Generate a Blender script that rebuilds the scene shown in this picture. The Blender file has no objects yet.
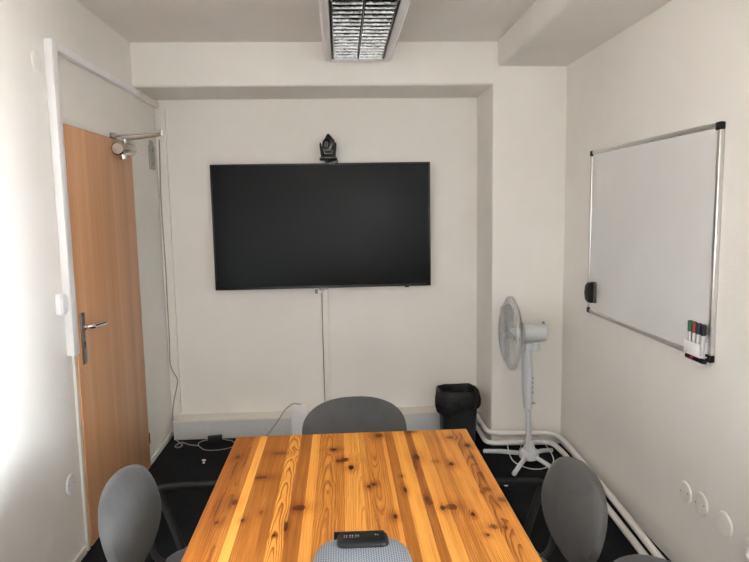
import bpy, bmesh, math, random
from mathutils import Vector, Matrix
random.seed(7)
PI = math.pi
scene = bpy.context.scene
COL = scene.collection
R = math.radians

# ------------------------------------------------------------------ room sizes (metres)
XL, XR = -1.243, 1.452          # side walls
YF, Y1, Y2 = -2.95, 3.978, 4.428  # window wall, face of beam and pier, back of the niche
ZC = 2.618
ZB = 2.356                      # underside of the cross beam
ZB2 = 2.467                     # underside of the long beam
XP, XB = 0.979, 1.008

# ------------------------------------------------------------------ mesh helpers
def finish(name, bm, mat, parent=None, smooth=35, loc=None, rot=None):
    me = bpy.data.meshes.new(name)
    bmesh.ops.recalc_face_normals(bm, faces=bm.faces)
    bm.to_mesh(me); bm.free()
    if smooth:
        me.shade_smooth(); me.set_sharp_from_angle(angle=R(smooth))
    mats = mat if isinstance(mat, (list, tuple)) else [mat]
    for m in mats: me.materials.append(m)
    o = bpy.data.objects.new(name, me); COL.objects.link(o)
    if parent: o.parent = parent
    if loc: o.location = loc
    if rot: o.rotation_euler = rot
    return o

def bm_new(): return bmesh.new()

def add_box(bm, c, s, bev=0.0, seg=2, M=None, mi=0):
    t = bmesh.new()
    bmesh.ops.create_cube(t, size=1.0)
    bmesh.ops.scale(t, vec=Vector(s), verts=t.verts)
    if bev > 0:
        bmesh.ops.bevel(t, geom=list(t.edges), offset=bev, segments=seg, profile=0.5, affect='EDGES')
    bmesh.ops.translate(t, vec=Vector(c), verts=t.verts)
    merge(bm, t, M, mi)

def merge(bm, t, M=None, mi=0):
    if M is not None: bmesh.ops.transform(t, matrix=M, verts=t.verts)
    mp = {v: bm.verts.new(v.co) for v in t.verts}
    for f in t.faces:
        try:
            nf = bm.faces.new([mp[v] for v in f.verts]); nf.material_index = mi
        except ValueError: pass
    t.free()

def catmull(pts, n=6, closed=False):
    P = [Vector(p) for p in pts]; out = []
    m = len(P)
    rng = range(m) if closed else range(m-1)
    for i in rng:
        a = P[(i-1) % m] if closed or i > 0 else P[0]*2-P[1]
        b, c = P[i], P[(i+1) % m]
        d = P[(i+2) % m] if closed or i+2 < m else P[-1]*2-P[-2]
        for k in range(n):
            t = k/n
            out.append(0.5*((2*b)+(c-a)*t+(2*a-5*b+4*c-d)*t*t+(3*b-a-3*c+d)*t**3))
    if not closed: out.append(P[-1])
    return out

def fillet(pts, r, n=5):
    P = [Vector(p) for p in pts]; out = [P[0]]
    for i in range(1, len(P)-1):
        a, b, c = P[i-1], P[i], P[i+1]
        u, v = (a-b), (c-b)
        d = min(r, u.length*.45, v.length*.45)
        p, q = b+u.normalized()*d, b+v.normalized()*d
        for k in range(n+1):
            t = k/n
            out.append(p*(1-t)**2+b*2*t*(1-t)+q*t*t)
    out.append(P[-1]); return out

def add_tube(bm, pts, r, seg=8, closed=False, ry=None, cap=True, mi=0, up=None):
    P = [Vector(p) for p in pts]; n = len(P)
    rr = r if callable(r) else (lambda t: r)
    rings = []; nrm = None
    for i in range(n):
        if closed: T = P[(i+1) % n]-P[i-1]
        else: T = P[min(i+1, n-1)]-P[max(i-1, 0)]
        if T.length < 1e-9: T = Vector((0, 0, 1))
        T.normalize()
        if nrm is None:
            ref = Vector(up) if up else (Vector((0, 0, 1)) if abs(T.z) < .9 else Vector((1, 0, 0)))
            nrm = (ref-T*ref.dot(T)).normalized()
        else:
            nrm = nrm-T*nrm.dot(T)
            nrm = nrm.normalized() if nrm.length > 1e-6 else T.orthogonal().normalized()
        B = T.cross(nrm)
        a = rr(i/max(1, n-1)); b = ry if ry else a
        rings.append([bm.verts.new(P[i]+nrm*(math.cos(2*PI*k/seg)*a)+B*(math.sin(2*PI*k/seg)*b)) for k in range(seg)])
    m = n if closed else n-1
    for i in range(m):
        A, Bq = rings[i], rings[(i+1) % n]
        for k in range(seg):
            f = bm.faces.new((A[k], A[(k+1) % seg], Bq[(k+1) % seg], Bq[k])); f.material_index = mi
    if cap and not closed:
        f = bm.faces.new(rings[0][::-1]); f.material_index = mi
        f = bm.faces.new(rings[-1]); f.material_index = mi

def add_lathe(bm, prof, seg=32, M=None, mi=0):
    """prof: (radius, height) pairs about local z"""
    t = bmesh.new(); rings = []
    for r, h in prof:
        if r < 1e-6: rings.append([t.verts.new((0, 0, h))])
        else: rings.append([t.verts.new((r*math.cos(2*PI*k/seg), r*math.sin(2*PI*k/seg), h)) for k in range(seg)])
    for a, b in zip(rings, rings[1:]):
        for k in range(seg):
            k2 = (k+1) % seg
            if len(a) == 1 and len(b) == 1: continue
            if len(a) == 1: t.faces.new((a[0], b[k2], b[k]))
            elif len(b) == 1: t.faces.new((a[k], a[k2], b[0]))
            else: t.faces.new((a[k], a[k2], b[k2], b[k]))
    merge(bm, t, M, mi)

def add_prism(bm, outline, d0, d1, bev=0.0, M=None, mi=0, seg=2):
    """outline in local (x, z), pushed along local y from d0 to d1"""
    t = bmesh.new()
    a = [t.verts.new((x, d0, z)) for x, z in outline]
    b = [t.verts.new((x, d1, z)) for x, z in outline]
    n = len(a)
    t.faces.new(a); t.faces.new(b[::-1])
    for k in range(n): t.faces.new((a[k], b[k], b[(k+1) % n], a[(k+1) % n]))
    bmesh.ops.recalc_face_normals(t, faces=t.faces)
    if bev > 0:
        e = [e for e in t.edges if e.is_manifold and e.calc_face_angle(0) > .3]
        bmesh.ops.bevel(t, geom=e, offset=bev, segments=seg, profile=.5, affect='EDGES')
    merge(bm, t, M, mi)

def axis_to(d, loc=(0, 0, 0)):
    q = Vector((0, 0, 1)).rotation_difference(Vector(d).normalized())
    return Matrix.Translation(Vector(loc)) @ q.to_matrix().to_4x4()

def cyl(bm, a, b, r, seg=20, bev=0.0, r2=None, mi=0):
    a, b = Vector(a), Vector(b); L = (b-a).length
    r2 = r if r2 is None else r2
    if bev > 0: prof = [(0, 0), (r-bev, 0), (r, bev), (r2, L-bev), (r2-bev, L), (0, L)]
    else: prof = [(0, 0), (r, 0), (r2, L), (0, L)]
    add_lathe(bm, prof, seg, axis_to(b-a, a), mi)

def thing(name, label, cat, loc=(0, 0, 0), rotz=0.0, group=None):
    o = bpy.data.objects.new(name, None); COL.objects.link(o)
    o.empty_display_size = .05
    o.location = loc; o.rotation_euler = (0, 0, rotz)
    o['label'] = label; o['category'] = cat
    if group: o['group'] = group
    return o

def tag(o, label, cat, group=None):
    o['label'] = label; o['category'] = cat
    if group: o['group'] = group
    return o

def struct(o):
    o['kind'] = 'structure'; return o

# ------------------------------------------------------------------ materials
class NT:
    def __init__(self, name):
        self.m = bpy.data.materials.new(name); self.m.use_nodes = True
        self.t = self.m.node_tree; self.b = self.t.nodes['Principled BSDF']
        self._tc = None
    def n(self, typ, **kw):
        x = self.t.nodes.new(typ)
        for k, v in kw.items(): setattr(x, k, v)
        return x
    def link(self, a, b): self.t.links.new(a, b)
    def put(self, sock, v):
        if isinstance(v, bpy.types.NodeSocket): self.link(v, sock)
        else: sock.default_value = v
    @property
    def obj(self):
        if not self._tc: self._tc = self.n('ShaderNodeTexCoord')
        return self._tc.outputs['Object']
    def math(self, op, a, b=None, c=None, clamp=False):
        x = self.n('ShaderNodeMath', operation=op, use_clamp=clamp)
        self.put(x.inputs[0], a)
        if b is not None: self.put(x.inputs[1], b)
        if c is not None: self.put(x.inputs[2], c)
        return x.outputs[0]
    def vec(self, op, a, b=None):
        x = self.n('ShaderNodeVectorMath', operation=op)
        self.put(x.inputs[0], a)
        if b is not None: self.put(x.inputs[1], b)
        return x.outputs['Value'] if op in ('LENGTH', 'DOT_PRODUCT', 'DISTANCE') else x.outputs['Vector']
    def noise(self, vec, scale=5, detail=2, rough=.5, out='Fac'):
        x = self.n('ShaderNodeTexNoise')
        self.put(x.inputs['Vector'], vec); x.inputs['Scale'].default_value = scale
        x.inputs['Detail'].default_value = detail; x.inputs['Roughness'].default_value = rough
        return x.outputs[out]
    def sep(self, v):
        x = self.n('ShaderNodeSeparateXYZ'); self.put(x.inputs[0], v); return x.outputs
    def comb(self, a, b, c):
        x = self.n('ShaderNodeCombineXYZ')
        for i, v in enumerate((a, b, c)): self.put(x.inputs[i], v)
        return x.outputs[0]
    def ramp(self, fac, stops):
        x = self.n('ShaderNodeValToRGB'); self.put(x.inputs[0], fac)
        el = x.color_ramp.elements
        while len(el) < len(stops): el.new(.5)
        for e, (p, c) in zip(el, stops): e.position = p; e.color = (*c, 1)
        return x.outputs[0]
    def mix(self, f, a, b, blend='MIX'):
        x = self.n('ShaderNodeMix', data_type='RGBA', blend_type=blend)
        self.put(x.inputs[0], f)
        self.put(x.inputs[6], (*a, 1) if isinstance(a, tuple) and len(a) == 3 else a)
        self.put(x.inputs[7], (*b, 1) if isinstance(b, tuple) and len(b) == 3 else b)
        return x.outputs[2]
    def mr(self, v, a, b, c, d, interp='SMOOTHSTEP'):
        x = self.n('ShaderNodeMapRange', interpolation_type=interp)
        for i, q in enumerate((v, a, b, c, d)): self.put(x.inputs[i], q)
        return x.outputs[0]
    def attr(self, name):
        x = self.n('ShaderNodeAttribute', attribute_name=name); return x.outputs['Fac']
    def bump(self, h, strength=.2, dist=.001):
        x = self.n('ShaderNodeBump'); x.inputs['Strength'].default_value = strength
        x.inputs['Distance'].default_value = dist; self.put(x.inputs['Height'], h)
        self.link(x.outputs[0], self.b.inputs['Normal'])
    def set(self, color=None, rough=.5, metal=0., spec=.5, **kw):
        b = self.b
        if color is not None: self.put(b.inputs['Base Color'], (*color, 1) if isinstance(color, tuple) else color)
        self.put(b.inputs['Roughness'], rough); b.inputs['Metallic'].default_value = metal
        b.inputs['Specular IOR Level'].default_value = spec
        for k, v in kw.items(): b.inputs[k].default_value = v
        return self.m

def plain(name, c, rough=.5, metal=0., spec=.5, var=.06, scale=40, bump=0., bscale=300, **kw):
    n = NT(name)
    f = n.noise(n.obj, scale, 3)
    lo = tuple(max(0, x*(1-var)) for x in c); hi = tuple(min(1, x*(1+var)) for x in c)
    col = n.ramp(f, [(.3, lo), (.7, hi)])
    if bump: n.bump(n.noise(n.obj, bscale, 2), bump, .002)
    return n.set(col, rough, metal, spec, **kw)

def plaster(name, c):
    n = NT(name)
    f = n.noise(n.obj, 2.2, 4, .6)
    col = n.ramp(f, [(.3, tuple(x*.965 for x in c)), (.7, tuple(min(1, x*1.02) for x in c))])
    h = n.math('ADD', n.noise(n.obj, 60, 3), n.math('MULTIPLY', n.noise(n.obj, 9, 2), .7))
    n.bump(h, .18, .004)
    return n.set(col, .75, 0, .25)

WALL = plaster('wall_paint', (.83, .81, .77))
CEIL = plaster('ceiling_paint', (.83, .80, .76))
WHITE_PL = plain('white_plastic', (.83, .83, .84), .4, var=.02)
WARM_PL = plain('painted_casing', (.80, .775, .72), .5, var=.02)
GREY_CASE = plain('grey_white_casing', (.62, .635, .65), .5, var=.02)
BLACK_PL = plain('black_plastic', (.006, .006, .0065), .45, spec=.3, var=.2)
BLACK_ARM = plain('armrest_plastic', (.007, .007, .0075), .6, spec=.25, var=.2)
BLACK_MET = plain('black_tube', (.015, .015, .016), .35, var=.1)
CHROME = plain('chrome', (.75, .74, .72), .18, 1., var=.05)
NICKEL = plain('brushed_nickel', (.27, .255, .24), .28, 1., var=.1)
ALU = plain('aluminium', (.66, .66, .65), .32, 1., var=.05)
GREY_STEEL = plain('grey_steel', (.36, .37, .35), .5, .3, var=.1)
PIPE = plain('pipe_enamel', (.78, .76, .72), .3, var=.02)
FAN_W = plain('fan_plastic', (.60, .62, .65), .35, var=.02)
CORD_GREY = plain('cord_sheath', (.34, .33, .31), .5, var=.1)
CORD_WHITE = plain('cord_white', (.66, .66, .64), .5, var=.05)

def carpet():
    n = NT('needle_felt_carpet')
    f = n.noise(n.obj, 260, 3, .7); g = n.noise(n.obj, 6, 3)
    v = n.math('ADD', n.math('MULTIPLY', f, .8), n.math('MULTIPLY', g, .2))
    col = n.ramp(v, [(.3, (.004, .005, .0065)), (.55, (.012, .0135, .016)), (.75, (.05, .053, .056))])
    n.bump(f, .5, .004)
    return n.set(col, .95, 0, .1)
CARPET = carpet()

def fabric():
    n = NT('grey_upholstery')
    a = n.noise(n.obj, 14, 4, .6); b = n.noise(n.obj, 420, 2, .6)
    v = n.math('ADD', n.math('MULTIPLY', a, .45), n.math('MULTIPLY', b, .55))
    col = n.ramp(v, [(.3, (.054, .054, .056)), (.7, (.088, .087, .086))])
    n.bump(b, .35, .0015)
    return n.set(col, .95, 0, .15, **{'Sheen Weight': .12, 'Sheen Roughness': .5})
FABRIC = fabric()

def veneer():
    n = NT('beech_veneer')
    x, y, z = n.sep(n.obj)[:3]
    band = n.noise(n.comb(n.math('MULTIPLY', y, 14.), 0., n.math('MULTIPLY', z, .25)), 1., 2)
    fine = n.noise(n.comb(n.math('MULTIPLY', y, 160.), 0., n.math('MULTIPLY', z, 2.2)), 1., 4, .65)
    fl = n.noise(n.comb(n.math('MULTIPLY', y, 300.), 0., n.math('MULTIPLY', z, 45.)), 1., 2)
    v = n.math('ADD', n.math('MULTIPLY', band, .55), n.math('ADD', n.math('MULTIPLY', fine, .33), n.math('MULTIPLY', fl, .12)))
    col = n.ramp(v, [(.32, (.52, .26, .125)), (.5, (.64, .345, .18)), (.68, (.73, .42, .235))])
    return n.set(col, .42, 0, .35)
VENEER = veneer()

def glass_mat():
    m = bpy.data.materials.new('window_glass'); m.use_nodes = True
    t = m.node_tree; t.nodes.remove(t.nodes['Principled BSDF'])
    out = t.nodes['Material Output']
    tr = t.nodes.new('ShaderNodeBsdfTransparent'); gl = t.nodes.new('ShaderNodeBsdfGlossy')
    gl.inputs['Roughness'].default_value = .02
    fr = t.nodes.new('ShaderNodeFresnel'); fr.inputs[0].default_value = 1.45
    mx = t.nodes.new('ShaderNodeMixShader')
    t.links.new(fr.outputs[0], mx.inputs[0]); t.links.new(tr.outputs[0], mx.inputs[1])
    t.links.new(gl.outputs[0], mx.inputs[2]); t.links.new(mx.outputs[0], out.inputs[0])
    return m
GLASS = glass_mat()

# ------------------------------------------------------------------ the room
def wallbox(name, lo, hi, mat=WALL, bev=0.):
    bm = bm_new(); c = [(a+b)/2 for a, b in zip(lo, hi)]; s = [b-a for a, b in zip(lo, hi)]
    add_box(bm, c, s, bev, 4)
    return struct(finish(name, bm, mat))
wallbox('floor', (XL-.2, YF-.2, -.12), (XR+.2, Y2+.2, 0), CARPET)
wallbox('ceiling', (XL-.2, YF-.2, ZC), (XR+.2, Y2+.2, ZC+.15), CEIL)
REAR = plaster('bounce_cut_paint', (.22, .21, .19))  # made-up dark tone, cuts light bouncing off the unseen rear left wall
wallbox('wall_left', (XL-.15, 1.0, 0), (XL, Y2+.15, ZC))
wallbox('wall_left_rear', (XL-.15, YF-.15, 0), (XL, 1.0, ZC), REAR)
WY0, WY1, WZ0, WZ1 = -2.75, .42, .95, 2.32   # window opening in the right wall, behind the camera
bm = bm_new()
for lo, hi in (((XR, WY1, 0), (XR+.3, Y2+.15, ZC)), ((XR, YF-.15, 0), (XR+.3, WY0, ZC)),
               ((XR, WY0, 0), (XR+.3, WY1, WZ0)), ((XR, WY0, WZ1), (XR+.3, WY1, ZC))):
    add_box(bm, [(a+b)/2 for a, b in zip(lo, hi)], [b-a for a, b in zip(lo, hi)])
struct(finish('wall_right', bm, WALL))
wallbox('wall_back', (XL, Y2, 0), (XR, Y2+.15, ZC))
# cross beam with a softly rounded lower arris, and the pier that carries it
bm = bm_new(); add_box(bm, ((XL+XP+.12)/2-.03, Y1+.261, (ZB+ZC)/2+.03), (XP+.12-XL+.06, .52, ZC-ZB+.06), .022, 4)
struct(finish('wall_beam', bm, WALL))
bm = bm_new(); add_box(bm, ((XP+XR)/2+.02, Y1+.26, ZC/2), (XR-XP+.04, .52, ZC+.04), .008, 3)
struct(finish('wall_pier', bm, WALL))
bm = bm_new(); add_box(bm, ((XB+XR)/2+.03, (YF+Y1)/2, (ZB2+ZC)/2+.03), (XR-XB+.06, Y1-YF+.3, ZC-ZB2+.06), .028, 4)
struct(finish('ceiling_beam', bm, WALL))
wallbox('wall_front', (XL, YF-.15, 0), (XR, YF, ZC))
bm = bm_new()
wx = XR+.2
for y in (WY0+.03, WY0+.06+.5*(WY1-WY0-.12), WY1-.03): add_box(bm, (wx, y, (WZ0+WZ1)/2), (.06, .06, WZ1-WZ0), .006)
for z in (WZ0+.03, WZ1-.03): add_box(bm, (wx, (WY0+WY1)/2, z), (.056, WY1-WY0-.12, .06), .006)
win = struct(finish('window_1', bm, WHITE_PL))
bm = bm_new(); add_box(bm, (wx, (WY0+WY1)/2, (WZ0+WZ1)/2), (.006, WY1-WY0-.11, WZ1-WZ0-.11)); finish('pane', bm, GLASS, win, 0)
bm = bm_new(); add_box(bm, (XR+.05, (WY0+WY1)/2, WZ0+.015), (.24, WY1-WY0-.004, .03), .006); finish('sill', bm, WHITE_PL, win)

# low boxed casing along the foot of the back wall
bm = bm_new()
add_box(bm, ((XL+.04+XP)/2, (4.286+Y2)/2+.01, .064), (XP-XL-.04, Y2-4.286, .128), .003)
struct(finish('trim_1', bm, GREY_CASE))
bm = bm_new(); add_box(bm, ((XL+.04+XP)/2, (4.280+Y2)/2+.01, .1345), (XP-XL-.04, Y2-4.280, .013), .004)
struct(finish('trim_2', bm, WARM_PL))
# skirting of the left wall, either side of the door
for k, (a, b) in enumerate(((YF, 2.852), (3.872, Y2))):
    bm = bm_new(); add_box(bm, (XL+.005, (a+b)/2, .019), (.012, b-a, .038), .003)
    struct(finish('baseboard_left' if k == 0 else 'baseboard_left_back', bm, WARM_PL))

# ------------------------------------------------------------------ door
DY0, DY1, DZ = 2.896, 3.832, 2.000
door = bpy.data.objects.new('door_1', None); COL.objects.link(door); door.location = (XL, DY0, 0); struct(door)
bm = bm_new(); W = DY1-DY0
add_box(bm, (.004, W/2, DZ/2+.004), (.028, W, DZ-.008), .003)
finish('door_leaf', bm, VENEER, door)
bm = bm_new()
for y in (-.016, W+.014): add_box(bm, (.003, y, DZ/2+.01), (.016, .026, DZ+.02), .002)
add_box(bm, (.003, W/2, DZ+.016), (.016, W+.056, .024), .002)
finish('door_frame', bm, WARM_PL, door)
for z in (.19, .99, 1.78):
    bm = bm_new(); cyl(bm, (.014, W+.004, z-.035), (.014, W+.004, z+.035), .008, 12, .002)
    finish('hinge', bm, WARM_PL if z > .5 else BLACK_PL, door)
bm = bm_new()
add_box(bm, (.022, .064, 1.012), (.009, .042, .245), .003)
hp = finish('handle_plate', bm, NICKEL, door)
bm = bm_new()
cyl(bm, (.022, .060, 1.068), (.040, .060, 1.068), .014, 20, .002)
add_tube(bm, fillet([(.03, .060, 1.068), (.066, .062, 1.068), (.070, .10, 1.066), (.072, .205, 1.060)], .02), .0115, 12, ry=.0125)
finish('lever', bm, CHROME, hp)
bm = bm_new(); cyl(bm, (.024, .062, .99), (.0275, .062, .99), .007, 14); add_box(bm, (.0262, .062, .976), (.003, .007, .018), .001)
finish('keyhole', bm, BLACK_PL, hp)

# door closer on the top of the leaf
cl = thing('door_closer', 'silver door closer with folded arm at the top of the wooden door', 'door closer', (XL+.018, 3.50, 1.942))
CLM = plain('closer_silver', (.50, .49, .47), .2, 1., var=.08)
bm = bm_new(); cyl(bm, (.040, -.02, .0), (.040, .20, .010), .035, 28, .006); add_box(bm, (.014, .10, .004), (.028, .17, .05), .004)
finish('body', bm, CLM, cl)
bm = bm_new(); cyl(bm, (.040, -.026, 0), (.040, -.019, 0), .029, 28, .002)
finish('end_cap', bm, ALU, cl)
bm = bm_new(); cyl(bm, (.040, .10, .02), (.040, .10, .064), .011, 18, .002); finish('spindle', bm, CLM, cl)
bm = bm_new(); cyl(bm, (.040, .06, -.055), (.040, .06, -.02), .020, 22, .004); finish('spindle_cap', bm, CHROME, cl)
elb = (.262, .040, .082)
bm = bm_new(); add_tube(bm, [(.040, .10, .060), (.14, .08, .068), (elb[0], elb[1], .078)], .0095, 12, ry=.0055)
finish('arm', bm, CHROME, cl)
bm = bm_new(); add_tube(bm, [(.012, .035, .074), (.13, .037, .082), (elb[0], elb[1], .092)], .006, 12)
cyl(bm, (elb[0], elb[1], .068), (elb[0], elb[1], .106), .012, 16, .002)
finish('forearm', bm, CHROME, cl)
bm = bm_new(); add_box(bm, (.002, .03, .074), (.03, .05, .028), .004)
finish('bracket', bm, NICKEL, cl)

# grey steel plate beside the door
pl = thing('metal_plate', 'grey steel plate screwed to the wall right of the door top', 'plate', (XL, 4.275, 1.88))
bm = bm_new(); add_prism(bm, [(-.05, .0), (.05, 0), (.055, .015), (.055, .15), (.03, .16), (.028, .185), (-.03, .19), (-.035, .165), (-.055, .15), (-.055, .015)], 0, .012, .003,
                        Matrix(((0, 1, 0, 0), (1, 0, 0, 0), (0, 0, 1, 0), (0, 0, 0, 1))))
finish('plate', bm, GREY_STEEL, pl)
for z in (.035, .125):
    bm = bm_new(); cyl(bm, (.01, .0, z), (.016, .0, z), .012, 16, .002); finish('screw', bm, NICKEL, pl)

# surface trunking round the door head and the duct in the corner
tr = thing('cable_trunking', 'white plastic cable trunking up the left wall and over the door', 'cable trunking', (XL+.0015, 2.845, .96))
bm = bm_new(); add_box(bm, (.0175, 0, .69), (.035, .058, 1.38), .004); finish('riser', bm, WHITE_PL, tr)
bm = bm_new(); add_box(bm, (.015, .59, 1.363), (.03, 1.12, .036), .004); finish('run', bm, WHITE_PL, tr)
bm = bm_new(); add_box(bm, (.018, 1.146, 1.364), (.037, .05, .042), .004); finish('joint_cover', bm, WHITE_PL, tr)
bm = bm_new(); add_box(bm, (.015, 1.37, 1.358), (.03, .40, .04), .003); finish('end_run', bm, WARM_PL, tr)
dk = bm_new(); add_box(dk, (XL+.036, Y2-.013, 1.2255), (.068, .026, 2.137), .003)
tag(finish('corner_duct', dk, WARM_PL), 'slim painted cable duct standing in the corner left of the screen', 'cable duct')

# switch and blank round covers
sw = thing('light_switch', 'small white wall switch box beside the door trunking', 'switch', (XL, 2.776, 1.204))
bm = bm_new(); add_box(bm, (.012, 0, 0), (.024, .066, .094), .007, 3); finish('box', bm, WHITE_PL, sw)
bm = bm_new(); add_box(bm, (.0265, 0, -.003), (.008, .046, .064), .003, 3); finish('rocker', bm, WHITE_PL, sw)

def cover(x, y, z, r, sgn, label, mat, screws=True):
    t = thing('blank_cover', label, 'cover plate', (x, y, z), 0, 'round blank covers on the side walls')
    bm = bm_new(); add_lathe(bm, [(0, .007), (r*.80, .007), (r*.9, .0058), (r*.985, .003), (r, 0)], 40, axis_to((sgn, 0, 0)))
    finish('disc', bm, mat, t)
    if screws:
        for dy, dz in ((-.6, .12), (.6, -.12)):
            bm = bm_new(); cyl(bm, (sgn*.0045, dy*r, dz*r), (sgn*.0078, dy*r, dz*r), .0035, 10); finish('screw', bm, NICKEL, t)
cover(XL, 2.757, .386, .047, 1, 'round white blank cover low on the left wall before the door', WHITE_PL)
cover(XL, 2.742, 2.228, .044, 1, 'round painted-over cover high on the wall left of the trunking', WALL, False)
cover(XR, 2.468, .368, .047, -1, 'round white cover low on the whiteboard wall, first from the fan corner', WARM_PL)
cover(XR, 2.352, .372, .049, -1, 'round white cover low on the whiteboard wall, middle of three', WARM_PL)
cover(XR, 2.196, .366, .050, -1, 'round painted-over cover low on the whiteboard wall, beside the socket', WALL, False)
so = thing('wall_socket', 'white power socket low on the right wall at the photo edge', 'socket', (XR, 1.985, .366))
bm = bm_new(); add_box(bm, (-.018, 0, 0), (.036, .084, .084), .007, 3); finish('box', bm, WHITE_PL, so)
bm = bm_new(); add_lathe(bm, [(0, -.004), (.018, -.004), (.020, .006), (.027, .006), (.030, 0)], 28, axis_to((-1, 0, 0), (-.036, 0, 0))); finish('socket_ring', bm, WHITE_PL, so)

# ------------------------------------------------------------------ television
tv = thing('television', 'large black flat television hung on the back wall', 'television', (-.122, Y2-.08, 1.480))
TW, TH = 1.508, .864
def tvscreen():
    n = NT('tv_screen'); n.bump(n.noise(n.obj, 900, 1), .02, .0005)
    return n.set((.0035, .0045, .0055), .2, 0, .10)
bm = bm_new(); add_box(bm, (0, .022, 0), (TW, .040, TH), .004); add_box(bm, (0, .055, -.05), (TW*.62, .045, TH*.6), .01)
finish('housing', bm, plain('tv_shell', (.30, .30, .31), .35, .6, var=.05), tv)
bm = bm_new()
for sx in (-1, 1): add_box(bm, (sx*(TW/2-.006), -.001, 0), (.010, .010, TH-.004), .002)
add_box(bm, (0, -.001, TH/2-.006), (TW-.004, .010, .010), .002); add_box(bm, (0, -.001, -TH/2+.009), (TW-.004, .010, .016), .002)
finish('bezel', bm, plain('tv_bezel', (.006, .006, .007), .3, var=.1), tv)
bm = bm_new(); add_box(bm, (0, .0025, .003), (TW-.02, .006, TH-.024)); finish('screen', bm, tvscreen(), tv, 0)
bm = bm_new(); add_box(bm, (-.006, -.004, -TH/2-.002), (.062, .010, .014), .003); nb = finish('nameplate', bm, BLACK_PL, tv)
cu = bpy.data.curves.new('logo', 'FONT'); cu.body = 'SAMSUNG'; cu.size = .0125; cu.align_x = 'CENTER'; cu.align_y = 'CENTER'; cu.extrude = .0004
cu.materials.append(ALU)
tmp = bpy.data.objects.new('tmp', cu); COL.objects.link(tmp); bpy.context.view_layer.update()
lme = bpy.data.meshes.new_from_object(tmp.evaluated_get(bpy.context.evaluated_depsgraph_get())); lme.name = 'logo'
bpy.data.objects.remove(tmp); bpy.data.curves.remove(cu)
lg = bpy.data.objects.new('logo', lme); COL.objects.link(lg); lg.parent = nb; lg.location = (-.006, -.0094, -TH/2-.002); lg.rotation_euler = (PI/2, 0, 0)
bm = bm_new(); add_box(bm, (TW/2-.17, -.002, -TH/2-.003), (.03, .008, .008), .002); finish('infrared_eye', bm, BLACK_PL, tv)

# conference camera on its bracket above the screen
cam_t = thing('conference_camera', 'small black swivelling conference camera above the television', 'camera', (-.070, 4.335, 1.914))
bm = bm_new(); cyl(bm, (0, 0, .001), (0, 0, .016), .012, 16); add_box(bm, (0, .046, .011), (.05, .093, .008), .002); finish('bracket', bm, BLACK_MET, cam_t)
bm = bm_new(); add_lathe(bm, [(0, .014), (.056, .014), (.060, .018), (.060, .031), (.056, .036), (0, .037)], 36); finish('base', bm, BLACK_PL, cam_t)
bm = bm_new(); add_lathe(bm, [(.0605, .026), (.0612, .028), (.0612, .031), (.0605, .033)], 36); finish('base_ring', bm, NICKEL, cam_t)
bm = bm_new()
for s in (-1, 1):
    add_prism(bm, [(s*.022, .036), (s*.049, .036), (s*.058, .118), (s*.054, .136), (s*.046, .128), (s*.034, .085), (s*.026, .062)], -.028, .028, .003)
add_box(bm, (0, 0, .046), (.06, .05, .022), .004)
finish('yoke', bm, BLACK_PL, cam_t)
bm = bm_new(); add_prism(bm, [(-.040, .118), (-.006, .186), (.004, .191), (.012, .186), (.046, .146), (.048, .118), (.022, .066), (-.020, .066), (-.038, .095)], -.045, .040, .006, seg=3)
finish('head', bm, plain('camera_gloss', (.02, .02, .022), .2, var=.1), cam_t)
bm = bm_new(); add_lathe(bm, [(0, -.004), (.017, -.002), (.021, .008), (.024, .010), (.026, 0)], 28, Matrix.Translation((-.012, -.046, .122)) @ Matrix.Scale(1.35, 4, (0, 0, 1)) @ axis_to((0, -1, 0)))
finish('lens', bm, plain('lens_glass', (.008, .010, .014), .08, var=.1), cam_t)
bm = bm_new(); add_tube(bm, catmull([(.050, .02, .026), (.062, .025, .018), (.060, .05, .004), (.050, .085, .006)], 5), .003, 8); finish('lead', bm, BLACK_PL, cam_t)

# conduit below the screen with its plug box
cd = thing('cable_conduit', 'narrow white conduit running down the wall below the television', 'cable duct', (-.117, Y2, .14))
bm = bm_new(); add_box(bm, (0, -.015, .46), (.042, .030, .92), .002); finish('channel', bm, WARM_PL, cd)
bm = bm_new(); add_tube(bm, [(-.030, -.02, .87), (-.026, -.005, .84), (-.0255, -.004, .4), (-.0245, -.004, .005)], .0028, 8); finish('lead', bm, plain('cord_brown', (.24, .22, .19), .5), cd)
bm = bm_new(); add_box(bm, (-.035, -.03, .880), (.034, .03, .03), .004); finish('socket_block', bm, WHITE_PL, cd)
bm = bm_new(); add_box(bm, (-.062, -.03, .878), (.022, .028, .028), .003); finish('connector', bm, GREY_STEEL, cd)

# white box and its cable in front of the casing
wb = thing('junction_box', 'upright white box on the floor against the casing behind the far chair', 'box', (-.320, 4.262, 0))
bm = bm_new(); add_box(bm, (0, 0, .120), (.104, .04, .24), .005, 3); finish('case', bm, WHITE_PL, wb)
bm = bm_new(); add_box(bm, (0, -.0215, .13), (.086, .004, .19), .002); finish('cover', bm, WHITE_PL, wb)
bm = bm_new(); add_tube(bm, catmull([(.02, .0, .238), (-.01, -.01, .248), (-.038, -.012, .25), (-.095, -.012, .207), (-.169, -.012, .101), (-.234, -.012, .024), (-.28, -.03, .004)], 6), .004, 8)
finish('lead', bm, CORD_GREY, wb)
bm = bm_new(); add_box(bm, (-.63, 4.235, .011), (.085, .035, .022), .006); add_box(bm, (-.68, 4.24, .008), (.03, .02, .014), .004)
tag(finish('cable_plug', bm, BLACK_PL), 'small black plug on the carpet at the far left table corner', 'plug')

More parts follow.
